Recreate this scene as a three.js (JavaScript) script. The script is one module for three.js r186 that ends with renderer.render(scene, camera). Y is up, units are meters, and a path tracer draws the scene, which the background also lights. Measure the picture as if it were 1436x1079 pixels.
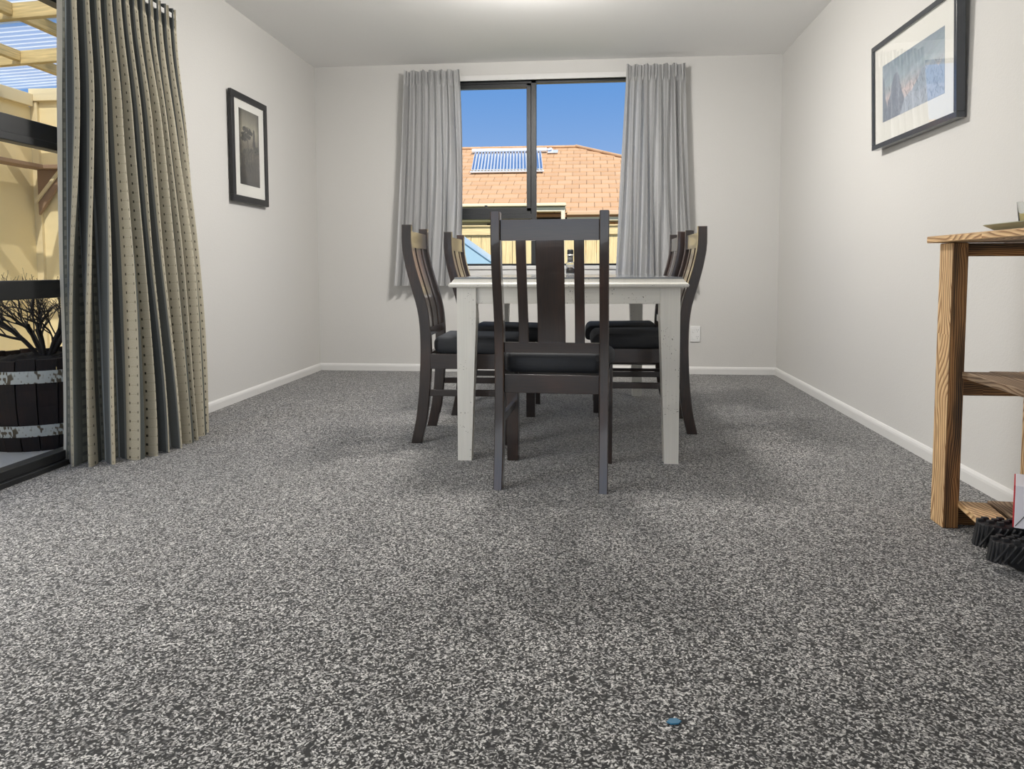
import * as THREE from 'three';
import { RoundedBoxGeometry } from 'three/addons/geometries/RoundedBoxGeometry.js';
import { mergeGeometries, mergeVertices, toCreasedNormals } from 'three/addons/utils/BufferGeometryUtils.js';
import { RectAreaLightUniformsLib } from 'three/addons/lights/RectAreaLightUniformsLib.js';

// ------------------------------------------------------------------ camera, sky, sun, daylight, exposure
const scene = new THREE.Scene();
const renderer = new THREE.WebGLRenderer({ antialias: true });
renderer.toneMapping = THREE.LinearToneMapping;
renderer.toneMappingExposure = 1.0;
renderer.shadowMap.enabled = true;

const FULL_W = 1436, FULL_H = 1079, FOCAL = 1040;
const camera = new THREE.PerspectiveCamera(2 * Math.atan(FULL_H / 2 / FOCAL) * 180 / Math.PI, FULL_W / FULL_H, 0.05, 200);
camera.rotation.order = 'YXZ';
camera.rotation.set(-0.0674, 0.0946, -0.0023);
camera.position.set(2.1375, 0.812, 5.7835);
camera.setViewOffset(FULL_W, FULL_H, -5.2, 91.9, FULL_W, FULL_H);   // lens shift: the room's uprights stay nearly parallel
scene.add(camera);

function skyTexture() {                                              // clear sky, paler near the horizon, the same all round
  const w = 64, h = 256, a = new Float32Array(w * h * 4);
  for (let j = 0; j < h; j++) {
    const el = Math.max(0, ((j + 0.5) / h - 0.5) * 180);
    const t = 1 - Math.exp(-el / 8);
    const c = [0.68 + (0.025 - 0.68) * t, 0.79 + (0.235 - 0.79) * t, 0.92 + (0.68 - 0.92) * t];
    for (let i = 0; i < w; i++) { const k = (j * w + i) * 4; a[k] = c[0]; a[k + 1] = c[1]; a[k + 2] = c[2]; a[k + 3] = 1; }
  }
  const t = new THREE.DataTexture(a, w, h, THREE.RGBAFormat, THREE.FloatType);
  t.mapping = THREE.EquirectangularReflectionMapping; t.magFilter = THREE.LinearFilter; t.needsUpdate = true;
  return t;
}
scene.background = skyTexture();
scene.backgroundIntensity = 1.0;

const sun = new THREE.DirectionalLight(new THREE.Color(1.0, 0.94, 0.80), 6.1);
sun.position.set(4.0, 13.0, 9.5); sun.target.position.set(0, 0, -2);
sun.castShadow = true; sun.shadow.mapSize.set(2048, 2048);
Object.assign(sun.shadow.camera, { left: -22, right: 22, top: 22, bottom: -22, near: 1, far: 60 });
scene.add(sun, sun.target);

RectAreaLightUniformsLib.init();
// daylight of the covered patio entering through the glazed sliding doors in the left wall
const doorDay = new THREE.RectAreaLight(new THREE.Color(1.0, 0.975, 0.93), 3.7, 2.1, 1.85);
doorDay.position.set(-0.02, 1.0, 4.65); doorDay.lookAt(3.0, 0.75, 4.65);
scene.add(doorDay);
// added fill light, set in the unseen glazed doors behind the camera
const rearFill = new THREE.RectAreaLight(new THREE.Color(1.0, 0.985, 0.96), 1.0, 2.6, 1.9);
rearFill.position.set(1.9, 1.05, 7.55); rearFill.lookAt(1.9, 1.2, 0);
scene.add(rearFill);

// ------------------------------------------------------------------ helpers
let seed = 20240611;
const rnd = () => { seed = (seed + 0x6D2B79F5) | 0; let t = Math.imul(seed ^ (seed >>> 15), 1 | seed); t = (t + Math.imul(t ^ (t >>> 7), 61 | t)) ^ t; return ((t ^ (t >>> 14)) >>> 0) / 4294967296; };
const rr = (a, b) => a + (b - a) * rnd();
const lerp = (a, b, t) => a + (b - a) * t;
const clamp = (x, a, b) => Math.min(b, Math.max(a, x));
const smooth = (a, b, x) => { const t = clamp((x - a) / (b - a), 0, 1); return t * t * (3 - 2 * t); };
const V = (x, y, z) => new THREE.Vector3(x, y, z);
const used = new Map();
function numbered(name) { const n = used.get(name) ?? 0; used.set(name, n + 1); return n ? `${name}_${String(n).padStart(3, '0')}` : name; }

// value noise that repeats with period p
const NG = (() => { const a = new Float32Array(65536); for (let i = 0; i < 65536; i++) a[i] = rnd(); return a; })();
function vnoise(x, y, px = 256, py = px) {
  const xi = Math.floor(x), yi = Math.floor(y), fx = x - xi, fy = y - yi, u = fx * fx * (3 - 2 * fx), v = fy * fy * (3 - 2 * fy);
  const m = (a, p) => ((a % p) + p) % p;
  const g = (i, j) => NG[(m(i, px) & 255) + (m(j, py) & 255) * 256];
  return lerp(lerp(g(xi, yi), g(xi + 1, yi), u), lerp(g(xi, yi + 1), g(xi + 1, yi + 1), u), v);
}
function dataTex(w, h, f, srgb = true) {                             // f(i, j) -> [r, g, b] in 0..1
  const a = new Uint8Array(w * h * 4);
  for (let j = 0; j < h; j++) for (let i = 0; i < w; i++) {
    const c = f(i, j), k = (j * w + i) * 4;
    a[k] = clamp(c[0] * 255, 0, 255); a[k + 1] = clamp(c[1] * 255, 0, 255); a[k + 2] = clamp(c[2] * 255, 0, 255); a[k + 3] = 255;
  }
  const t = new THREE.DataTexture(a, w, h, THREE.RGBAFormat);
  t.wrapS = t.wrapT = THREE.RepeatWrapping; t.magFilter = THREE.LinearFilter; t.minFilter = THREE.LinearMipmapLinearFilter; t.generateMipmaps = true;
  if (srgb) t.colorSpace = THREE.SRGBColorSpace;
  t.needsUpdate = true;
  return t;
}
const mat = (o) => new THREE.MeshStandardMaterial(o);
const phys = (o) => new THREE.MeshPhysicalMaterial(o);
const rgb = (r, g, b) => new THREE.Color().setRGB(r, g, b);

// uv in metres from position, the long axis along v
function metreUV(g, long = 'y', ou = 0, ov = 0) {
  if (!g.attributes.normal) g.computeVertexNormals();
  const p = g.attributes.position, n = g.attributes.normal, uv = new Float32Array(p.count * 2), L = 'xyz'.indexOf(long);
  for (let i = 0; i < p.count; i++) {
    const q = [p.getX(i), p.getY(i), p.getZ(i)], m = [Math.abs(n.getX(i)), Math.abs(n.getY(i)), Math.abs(n.getZ(i))];
    const A = (L + 1) % 3, B = (L + 2) % 3;
    let u;
    if (m[L] > m[A] && m[L] > m[B]) { uv[2 * i] = q[A] + ou; uv[2 * i + 1] = q[B] + ov; continue; }
    u = m[A] > m[B] ? q[B] : q[A] + 0.37;
    uv[2 * i] = u + ou; uv[2 * i + 1] = q[L] + ov;
  }
  g.setAttribute('uv', new THREE.BufferAttribute(uv, 2));
  return g;
}
function bx(w, h, d, r = 0.003, long = 'y', at = null) {              // chamfered box
  const g = r > 0 ? new RoundedBoxGeometry(w, h, d, 1, Math.min(r, w / 2.01, h / 2.01, d / 2.01)) : new THREE.BoxGeometry(w, h, d);
  metreUV(g, long, rnd() * 3, rnd() * 3);
  if (at) g.translate(...at);
  return g;
}
function span(x0, x1, y0, y1, z0, z1, r = 0.0, long = 'y') { return bx(x1 - x0, y1 - y0, z1 - z0, r, long, [(x0 + x1) / 2, (y0 + y1) / 2, (z0 + z1) / 2]); }
function merge(list) { const l = list.map((g) => { const q = g.index ? g.toNonIndexed() : g; for (const k of Object.keys(q.attributes)) if (!['position', 'normal', 'uv'].includes(k)) q.deleteAttribute(k); return q; }); return l.length === 1 ? l[0] : mergeGeometries(l); }
function mesh(name, geo, m, parent) {
  const o = new THREE.Mesh(Array.isArray(geo) ? merge(geo) : geo, m);
  o.name = parent && parent !== scene ? name : numbered(name);
  o.castShadow = o.receiveShadow = true;
  (parent ?? scene).add(o);
  return o;
}
function tag(o, label, category, group) { o.userData.label = label; o.userData.category = category; if (group) o.userData.group = group; return o; }
function thing(name, label, category, pos = [0, 0, 0], turn = 0, group) {
  const o = new THREE.Group(); o.name = numbered(name); o.position.set(...pos); o.rotation.y = turn; scene.add(o);
  return tag(o, label, category, group);
}
function struct(name, geo, m, label, category) { const o = geo ? mesh(name, geo, m) : new THREE.Group(); if (!geo) { o.name = name; scene.add(o); } o.userData.kind = 'structure'; if (label) o.userData.label = label; if (category) o.userData.category = category; return o; }
function extr(pts, depth, bevel = 0.002, curve = 1) {                // polygon in xy, extruded along z, centred
  const s = new THREE.Shape(pts.map((p) => new THREE.Vector2(p[0], p[1])));
  const g = new THREE.ExtrudeGeometry(s, { depth: depth - 2 * bevel, bevelEnabled: bevel > 0, bevelThickness: bevel, bevelSize: bevel, bevelOffset: -bevel, bevelSegments: 1, curveSegments: curve });
  g.translate(0, 0, -depth / 2 + bevel);
  return g;
}
function grid(nu, nv, f) {                                            // surface f(u, v) -> [x, y, z, s, t]
  const p = [], uv = [], ix = [];
  for (let j = 0; j <= nv; j++) for (let i = 0; i <= nu; i++) { const q = f(i / nu, j / nv); p.push(q[0], q[1], q[2]); uv.push(q[3], q[4]); }
  for (let j = 0; j < nv; j++) for (let i = 0; i < nu; i++) { const a = j * (nu + 1) + i, b = a + 1, c = a + nu + 1, d = c + 1; ix.push(a, b, d, a, d, c); }
  const g = new THREE.BufferGeometry();
  g.setAttribute('position', new THREE.Float32BufferAttribute(p, 3)); g.setAttribute('uv', new THREE.Float32BufferAttribute(uv, 2)); g.setIndex(ix); g.computeVertexNormals();
  return g;
}
function tube(pts, r, sides = 6, seg = 12) { return new THREE.TubeGeometry(new THREE.CatmullRomCurve3(pts), seg, r, sides, false); }
function prism(q, down) {                                             // four corners (counter-clockwise from above) made solid by the offset 'down'
  const P = q.concat(q.map((v) => v.clone().add(down)));
  const f = [[0, 1, 2, 3], [7, 6, 5, 4], [0, 4, 5, 1], [1, 5, 6, 2], [2, 6, 7, 3], [3, 7, 4, 0]], pos = [], uv = [];
  for (const [a, b, c, d] of f) for (const k of [a, b, c, a, c, d]) { pos.push(P[k].x, P[k].y, P[k].z); uv.push(P[k].x, P[k].z); }
  const g = new THREE.BufferGeometry();
  g.setAttribute('position', new THREE.Float32BufferAttribute(pos, 3)); g.setAttribute('uv', new THREE.Float32BufferAttribute(uv, 2)); g.computeVertexNormals();
  return g;
}

// ------------------------------------------------------------------ materials
function carpetMaps() {                                               // cut pile: short twisted tufts, light and dark yarns mixed
  const N = 2048, col = new Float32Array(N * N).fill(0.026), hgt = new Float32Array(N * N).fill(0.15), size = 2.6, px = N / size;
  const count = 340000;
  for (let k = 0; k < count; k++) {
    const x = rnd() * N, y = rnd() * N, a = rnd() * Math.PI, len = rr(1.8, 4.0) * px / 1000 * 1.25, wid = rr(0.9, 1.5) * px / 1000 * 1.25;
    const q = rnd(), tone = q < 0.31 ? rr(0.02, 0.09) : q < 0.70 ? rr(0.19, 0.39) : rr(0.45, 0.74), ca = Math.cos(a), sa = Math.sin(a), R = Math.ceil(len + 1), top = rr(0.45, 1);
    for (let j = -R; j <= R; j++) for (let i = -R; i <= R; i++) {
      const u = (i * ca + j * sa) / len, v = (-i * sa + j * ca) / wid, d = u * u + v * v;
      if (d > 1) continue;
      const e = (((Math.floor(x) + i) % N + N) % N) + (((Math.floor(y) + j) % N + N) % N) * N, h = top * (1 - 0.6 * d);
      if (h > hgt[e] - 0.2 * (k / count)) { hgt[e] = h; col[e] = tone; }
    }
  }
  const enc = (c) => (c <= 0.0031308 ? 12.92 * c : 1.055 * c ** (1 / 2.4) - 0.055);
  const map = dataTex(N, N, (i, j) => {
    const w = 0.86 + 0.28 * vnoise(i / 64, j / 64, 32) * vnoise(i / 200, j / 205, 10), c = col[i + j * N] * w;
    return [enc(c * 1.03), enc(c), enc(c * 0.955)];
  });
  const bump = dataTex(N, N, (i, j) => { const h = hgt[i + j * N]; return [h, h, h]; }, false);
  for (const t of [map, bump]) t.repeat.set(1 / size, 1 / size);
  return { map, bump };
}
const carpet = carpetMaps();
const plasterBump = dataTex(256, 256, (i, j) => { const v = 0.5 * vnoise(i / 2, j / 2, 128) + 0.5 * vnoise(i / 6, j / 6.1, 42); return [v, v, v]; }, false);
plasterBump.repeat.set(4, 4);

function woodTex(N, M, fn) { return dataTex(N, M, fn); }
// dark stained timber: close grain running along v, brown where the stain is thin
const darkGrain = woodTex(256, 512, (i, j) => {
  const x = i / 256, y = j / 512, w = vnoise(x * 6, y * 4, 6, 4) * 0.6;
  const g = vnoise(x * 64 + w * 6, y * 8, 64, 8), f = vnoise(x * 128 + w * 3, y * 16, 128, 16), p = vnoise(x * 4, y * 5, 4, 5);
  const t = 0.35 * g + 0.25 * f + 0.7 * p * p;
  return [0.10 + 0.125 * t, 0.078 + 0.070 * t, 0.071 + 0.046 * t];
});
darkGrain.repeat.set(4, 2);
// pine, scorched along the grain: pale early wood, brown late wood, charred streaks and knots
function pineTex(burn, base, sd) {
  return woodTex(512, 1024, (i, j) => {
    const x = i / 512, y = j / 1024;
    const wob = (vnoise(x * 2 + sd, y * 3, 64, 3) - 0.5) * 0.9 + (vnoise(x * 5, y * 7 + sd, 64, 64) - 0.5) * 0.25;
    let ring = x * 18 + wob * 6;
    const kx = 0.3 + 0.2 * ((sd * 7.3) % 1), ky = 0.55, kd = Math.hypot((x - kx) * 7, (y - ky) * 9);
    ring += 2.4 * Math.exp(-kd * kd * 0.9);
    let s = ring - Math.floor(ring); s = s < 0.75 ? s / 0.75 : (1 - s) / 0.25;
    const late = s ** 2.2, fine = vnoise(x * 140, y * 14, 140, 14), char = smooth(0.50, 0.80, vnoise(x * 3 + sd * 3, y * 4, 64, 4) * 0.75 + 0.25 * fine) * burn;
    const knot = Math.exp(-kd * kd * 14);
    let c = [lerp(base[0], base[0] * 0.58, late), lerp(base[1], base[1] * 0.47, late), lerp(base[2], base[2] * 0.38, late)];
    const f = (0.9 + 0.2 * fine) * (1 - 0.78 * char * (0.45 + 0.55 * late)) * (1 - 0.6 * knot);
    return c.map((q) => q * f);
  });
}
const pineA = pineTex(0.7, [0.85, 0.72, 0.54], 1.3), pineB = pineTex(1.25, [0.66, 0.49, 0.30], 2.7), pineC = pineTex(0.6, [0.62, 0.53, 0.43], 4.1);
pineA.repeat.set(3.2, 1.6); pineB.repeat.set(8, 1.4); pineC.repeat.set(4.5, 1.3);
// white paint on timber with small chips down to the wood
const paintChips = dataTex(512, 512, (i, j) => {
  const a = vnoise(i / 3, j / 3, 170), b = vnoise(i / 40, j / 40, 13), chip = a > 0.955 && b > 0.62 ? 1 : 0, t = 0.955 + 0.03 * vnoise(i / 3, j / 90, 170, 6);
  return chip ? [0.2, 0.17, 0.14] : [0.90 * t, 0.89 * t, 0.855 * t];
});
paintChips.repeat.set(1.4, 1.4);
const paleGrain = dataTex(256, 512, (i, j) => {
  const x = i / 256, y = j / 512, g = vnoise(x * 40 + 3 * vnoise(x * 3, y * 3, 3), y * 6, 40, 6), f = vnoise(x * 100, y * 20, 100, 20);
  const t = 0.80 + 0.14 * g + 0.08 * f;
  return [0.93 * t, 0.85 * t, 0.66 * t];
});
paleGrain.repeat.set(3, 1);

const M = {
  wall: mat({ color: rgb(0.635, 0.622, 0.597), roughness: 0.92, bumpMap: plasterBump, bumpScale: 0.0004 }),
  ceiling: mat({ color: rgb(0.92, 0.913, 0.897), roughness: 0.95 }),
  trim: mat({ color: rgb(0.72, 0.71, 0.69), roughness: 0.45 }),
  carpet: phys({ map: carpet.map, bumpMap: carpet.bump, bumpScale: 0.0015, roughness: 1, sheen: 1, sheenRoughness: 0.6, sheenColor: rgb(1, 1, 1) }),
  black: mat({ color: rgb(0.016, 0.017, 0.018), roughness: 0.42 }),
  pane: phys({ color: 0xffffff, transmission: 1, thickness: 0, roughness: 0.0, ior: 1.45, specularIntensity: 0 }),
  frameBlack: mat({ color: rgb(0.018, 0.018, 0.019), roughness: 0.35 }),
  frameNavy: phys({ color: rgb(0.024, 0.030, 0.040), roughness: 0.25, clearcoat: 0.6, clearcoatRoughness: 0.1 }),
  mount: mat({ color: rgb(0.80, 0.79, 0.74), roughness: 0.9 }),
  chairWood: phys({ map: darkGrain, roughness: 0.32, clearcoat: 1, clearcoatRoughness: 0.09 }),
  seat: phys({ color: rgb(0.017, 0.019, 0.023), roughness: 0.72, sheen: 0.35, sheenRoughness: 0.5, sheenColor: rgb(0.35, 0.40, 0.48) }),
  tablePaint: mat({ map: paintChips, roughness: 0.42 }),
  tableTop: phys({ color: rgb(0.16, 0.17, 0.175), roughness: 0.16, clearcoat: 0.6, clearcoatRoughness: 0.08 }),
  pineA: mat({ map: pineA, roughness: 0.62 }), pineB: mat({ map: pineB, roughness: 0.6 }), pineC: mat({ map: pineC, roughness: 0.7 }),
  plastic: mat({ color: rgb(0.78, 0.78, 0.77), roughness: 0.35 }),
  plasticDark: mat({ color: rgb(0.12, 0.12, 0.12), roughness: 0.5 }),
  patioTimber: mat({ map: paleGrain, color: rgb(0.95, 0.88, 0.72), roughness: 0.7 }),
  patioWall: mat({ color: rgb(0.93, 0.78, 0.47), roughness: 0.75 }),
  patioTrim: mat({ color: rgb(0.80, 0.67, 0.42), roughness: 0.7 }),
  concrete: mat({ color: rgb(0.58, 0.575, 0.56), roughness: 0.9, bumpMap: plasterBump, bumpScale: 0.002 }),
};

// ------------------------------------------------------------------ the room
const W = 3.584, H = 2.4, L = 7.6;                                   // x 0..W, z 0 (far wall)..L (behind the camera)
{
  const g = new THREE.PlaneGeometry(W + 0.4, L + 0.4, 1, 1); g.rotateX(-Math.PI / 2);
  const box = span(-0.12, W + 0.12, -0.12, 0, -0.12, L + 0.12);
  metreUV(box, 'z');
  struct('floor', box, M.carpet, 'grey flecked cut pile carpet', 'carpet');
  struct('ceiling', span(-0.12, W + 0.12, H, H + 0.12, -0.12, L + 0.12), M.ceiling, 'plain white ceiling', 'ceiling');
}
const DOOR = { z0: 2.24, z1: 5.75, top: 1.985 };
struct('wall_left', [span(-0.12, 0, 0, H, -0.12, DOOR.z0), span(-0.12, 0, DOOR.top, H, DOOR.z0, DOOR.z1), span(-0.12, 0, 0, H, DOOR.z1, L + 0.12)], M.wall, 'white plaster wall with the glazed sliding door', 'wall');
struct('wall_right', span(W, W + 0.12, 0, H, -0.12, L + 0.12), M.wall, 'white plaster wall behind the wooden shelf unit', 'wall');
const WIN = { x0: 1.02, x1: 2.60, y0: 0.838, y1: 2.272 };
struct('wall_back', [span(0, WIN.x0, 0, H, -0.12, 0), span(WIN.x1, W, 0, H, -0.12, 0), span(WIN.x0, WIN.x1, 0, WIN.y0, -0.12, 0), span(WIN.x0, WIN.x1, WIN.y1, H, -0.12, 0)], M.wall, 'white plaster wall with the curtained window', 'wall');
const RW = { x0: 0.55, x1: 3.25, top: 2.05 };
struct('wall_front', [span(0, RW.x0, 0, H, L, L + 0.12), span(RW.x1, W, 0, H, L, L + 0.12), span(RW.x0, RW.x1, RW.top, H, L, L + 0.12)], M.wall, 'white plaster wall behind the camera', 'wall');
function skirting(len) {                                              // profile with a rounded top, run along x
  const s = [[0, 0], [0.013, 0], [0.013, 0.038], [0.011, 0.047], [0.006, 0.055], [0, 0.057]];
  return extr(s, len, 0);
}
{
  const b = skirting(W); b.rotateY(-Math.PI / 2); b.translate(W / 2, 0, 0);
  // the profile's depth must point into the room (+z)
  struct('baseboard_back', metreUV(b, 'x'), M.trim, 'low white skirting board under the window', 'skirting');
  const l = skirting(DOOR.z0 - 0.013); l.translate(0, 0, (DOOR.z0 + 0.013) / 2);
  struct('baseboard_left', metreUV(l, 'z'), M.trim, 'low white skirting board under the tree picture', 'skirting');
  const r = skirting(L - 0.013); r.rotateY(Math.PI); r.translate(W, 0, (L + 0.013) / 2);
  struct('baseboard_right', metreUV(r, 'z'), M.trim, 'low white skirting board behind the shelf unit', 'skirting');
}
// window in the far wall: dark aluminium joinery, an opening sash at the upper left, white timber reveal and sill
{
  const w = struct('window_1', null, null, 'black aluminium window with an opening sash and white sill', 'window');
  const zf = -0.095, zb = -0.045, f = 0.026;
  mesh('outer_frame', [span(WIN.x0, WIN.x1, WIN.y1 - f, WIN.y1, zf, zb, 0.002), span(WIN.x0, WIN.x1, WIN.y0, WIN.y0 + 0.016, zf, zb, 0.002), span(WIN.x0, WIN.x0 + f, WIN.y0, WIN.y1, zf, zb, 0.002), span(WIN.x1 - f, WIN.x1, WIN.y0, WIN.y1, zf, zb, 0.002)], M.black, w);
  mesh('mullion', span(1.708, 1.748, WIN.y0, WIN.y1, zf, zb, 0.002), M.black, w);
  mesh('transom', span(WIN.x0, 1.71, 1.205, 1.245, zf, zb, 0.002), M.black, w);
  const sash = mesh('opening_sash', [span(1.05, 1.706, 2.218, 2.248, -0.11, -0.055, 0.002), span(1.05, 1.706, 1.238, 1.292, -0.11, -0.055, 0.002), span(1.05, 1.09, 1.238, 2.248, -0.11, -0.055, 0.002), span(1.672, 1.706, 1.238, 2.248, -0.11, -0.055, 0.002)], M.black, w);
  mesh('stay', span(1.34, 1.36, 1.296, 1.312, -0.075, -0.05, 0.002), M.black, sash);
  mesh('pane', span(1.088, 1.674, 1.29, 2.22, -0.083, -0.079), M.pane, w);
  mesh('pane', span(1.04, 1.71, 0.852, 1.207, -0.073, -0.069), M.pane, w);
  mesh('pane', span(1.746, 2.58, 0.852, 2.25, -0.073, -0.069), M.pane, w);
  mesh('sill', span(WIN.x0 - 0.07, WIN.x1 + 0.07, 0.808, 0.838, -0.045, 0.024, 0.005, 'x'), M.trim, w);
  mesh('architrave', [span(WIN.x0 - 0.06, WIN.x1 + 0.06, 0.758, 0.808, 0, 0.012, 0.003, 'x'), span(WIN.x0 - 0.06, WIN.x1 + 0.06, WIN.y1 - 0.012, WIN.y1 + 0.03, 0, 0.014, 0.003, 'x'), span(WIN.x0 - 0.06, WIN.x0 - 0.005, 0.838, WIN.y1, 0, 0.014, 0.003), span(WIN.x1 + 0.005, WIN.x1 + 0.06, 0.838, WIN.y1, 0, 0.014, 0.003)], M.trim, w);
}
// glazed doors in the left wall
{
  const d = struct('door_1', null, null, 'black aluminium glazed sliding door with two cross rails', 'door');
  const xa = -0.085, xb = -0.03;
  mesh('track', span(-0.118, -0.012, 0, 0.022, DOOR.z0, DOOR.z1, 0.003, 'z'), M.black, d);
  mesh('head_frame', span(-0.118, -0.02, 1.945, DOOR.top, DOOR.z0, DOOR.z1, 0.003, 'z'), M.black, d);
  for (const z of [DOOR.z0, DOOR.z1 - 0.04]) mesh('jamb', span(-0.118, -0.02, 0.022, 1.945, z, z + 0.04, 0.003), M.black, d);
  const n = 3, step = (DOOR.z1 - DOOR.z0 - 0.08) / n;
  for (let k = 0; k < n; k++) {
    const z0 = DOOR.z0 + 0.04 + k * step, z1 = z0 + step;
    const leaf = mesh('door_leaf', [span(xa, xb, 0.022, 0.06, z0, z1, 0.003, 'z'), span(xa, xb, 1.905, 1.945, z0, z1, 0.003, 'z'), span(xa, xb, 0.06, 1.905, z0, z0 + 0.05, 0.003), span(xa, xb, 0.06, 1.905, z1 - 0.05, z1, 0.003)], M.black, d);
    mesh('cross_rail', span(xa + 0.004, xb - 0.002, 0.698, 0.772, z0 + 0.05, z1 - 0.05, 0.004, 'z'), M.black, leaf);
    mesh('cross_rail', [span(xa + 0.004, xb - 0.002, 1.30, 1.40, z0 + 0.05, z1 - 0.05, 0.004, 'z'), span(xb - 0.004, xb + 0.006, 1.30, 1.33, z0 + 0.05, z1 - 0.05, 0.003, 'z')], M.black, leaf);
    for (const [y0, y1] of [[0.06, 0.70], [0.77, 1.302], [1.398, 1.906]]) mesh('pane', span(-0.06, -0.056, y0, y1, z0 + 0.05, z1 - 0.05), M.pane, leaf);
  }
  const e = struct('door_2', null, null, 'added black aluminium glazed doors, unseen behind the camera', 'door');  // unseen doors, put in as an opening for the rear fill light
  mesh('frame', [span(RW.x0, RW.x1, 0, 0.03, L + 0.02, L + 0.1, 0.003), span(RW.x0, RW.x1, RW.top - 0.05, RW.top, L + 0.02, L + 0.1, 0.003), ...[RW.x0, 1.875, RW.x1 - 0.05].map((x) => span(x, x + 0.05, 0, RW.top, L + 0.02, L + 0.1, 0.003))], M.black, e);
  for (const [a, b] of [[RW.x0 + 0.05, 1.875], [1.925, RW.x1 - 0.05]]) mesh('pane', span(a, b, 0.03, RW.top - 0.05, L + 0.058, L + 0.062), M.pane, e);
}

// added opal ceiling light above the table, out of view, to brighten the room
{
  const t = thing('added_ceiling_light', 'added round opal ceiling fill light, out of view above the dining table', 'lamp', [1.84, H, 1.88]);
  const lathe = (pts) => new THREE.LatheGeometry(pts.map((p) => new THREE.Vector2(p[0], p[1])), 40);
  mesh('base_ring', lathe([[0.0, 0], [0.215, 0], [0.218, -0.006], [0.218, -0.022], [0.206, -0.026], [0, -0.026]]), M.trim, t);
  const dome = []; for (let k = 0; k <= 10; k++) { const a = k / 10 * Math.PI / 2; dome.push([0.2 * Math.cos(a), -0.026 - 0.085 * Math.sin(a)]); }
  mesh('opal_dome', lathe(dome), mat({ color: rgb(0.9, 0.9, 0.88), roughness: 0.4, emissive: rgb(1, 0.96, 0.9), emissiveIntensity: 1.3 }), t);
  const fillBulb = new THREE.PointLight(new THREE.Color(1.0, 0.965, 0.92), 7.0, 0, 2);
  fillBulb.position.set(0, -0.07, 0); fillBulb.castShadow = true; fillBulb.shadow.radius = 7; t.add(fillBulb);
  const down = new THREE.RectAreaLight(new THREE.Color(1.0, 0.965, 0.92), 88, 0.36, 0.36);  // second added light under the dome, filling floor and lower walls
  down.position.set(0, -0.115, 0); down.rotation.x = -Math.PI / 2; t.add(down);
}

// ------------------------------------------------------------------ dining table
{
  const t = thing('dining_table', 'long white painted dining table with chipped tapered legs and a dark glossy top', 'table', [2.045, 0, 1.85], 0.018);
  const hx = 0.4925, hz = 0.895;
  const edge = [[0, 0.735], [hx - 0.012, 0.735], [hx - 0.003, 0.738], [hx, 0.745], [hx - 0.003, 0.751], [hx - 0.010, 0.755], [hx - 0.022, 0.7705], [0, 0.7705]];
  // moulded slab: rings of a rectangle, offset inwards by the edge profile
  const ring = edge.slice(1, -1).map(([x, y]) => ({ o: hx - x, y }));
  const pos = [], pushQ = (a, b, c, d) => { for (const v of [a, b, c, a, c, d]) pos.push(...v); };
  const cor = (r) => [[-hx + r.o, r.y, hz - r.o], [hx - r.o, r.y, hz - r.o], [hx - r.o, r.y, -hz + r.o], [-hx + r.o, r.y, -hz + r.o]];
  for (let k = 0; k < ring.length - 1; k++) { const A = cor(ring[k]), B = cor(ring[k + 1]); for (let i = 0; i < 4; i++) { const j = (i + 1) % 4; pushQ(A[i], A[j], B[j], B[i]); } }
  { const B = cor(ring[ring.length - 1]), A = cor(ring[0]); pushQ(B[0], B[1], B[2], B[3]); pushQ(A[3], A[2], A[1], A[0]); }
  const slab = new THREE.BufferGeometry(); slab.setAttribute('position', new THREE.Float32BufferAttribute(pos, 3)); slab.computeVertexNormals();
  mesh('tabletop', metreUV(slab, 'z'), M.tablePaint, t);
  mesh('top_sheet', bx(2 * hx - 0.046, 0.007, 2 * hz - 0.046, 0.0015, 'z', [0, 0.774, 0]), M.tableTop, t).userData.label = 'dark glossy sheet on the table top';
  const legG = (sx, sz) => {                                          // outer faces plumb, inner faces taper
    const ox = 0.4625, oz = 0.855, q = (w, y) => [V(ox * sx, y, oz * sz), V((ox - w) * sx, y, oz * sz), V((ox - w) * sx, y, (oz - w) * sz), V(ox * sx, y, (oz - w) * sz)];
    const A = q(0.058, 0), B = q(0.081, 0.62), C = q(0.081, 0.735), pos = [];
    const face = (a, b, c, d) => { const n = b.clone().sub(a).cross(d.clone().sub(a)), mid = a.clone().add(c).multiplyScalar(0.5).sub(V((ox - 0.04) * sx, (a.y + c.y) / 2, (oz - 0.04) * sz)); const s = n.dot(mid) > 0 ? [a, b, c, a, c, d] : [a, c, b, a, d, c]; for (const v of s) pos.push(v.x, v.y, v.z); };
    for (const [P, Q] of [[A, B], [B, C]]) for (let i = 0; i < 4; i++) face(P[i], P[(i + 1) % 4], Q[(i + 1) % 4], Q[i]);
    for (const v of [A[0], A[1], A[2], A[0], A[2], A[3]]) pos.push(v.x, v.y, v.z);
    const g = new THREE.BufferGeometry(); g.setAttribute('position', new THREE.Float32BufferAttribute(pos, 3)); g.computeVertexNormals();
    return metreUV(g, 'y', rnd(), rnd());
  };
  for (const sx of [-1, 1]) for (const sz of [-1, 1]) mesh('leg', legG(sx, sz), M.tablePaint, t);
  for (const s of [-1, 1]) {
    mesh('apron', bx(0.77, 0.068, 0.022, 0.002, 'x', [0, 0.701, s * 0.832]), M.tablePaint, t);
    mesh('apron', bx(0.022, 0.068, 1.55, 0.002, 'z', [s * 0.44, 0.701, 0]), M.tablePaint, t);
  }
}

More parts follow.
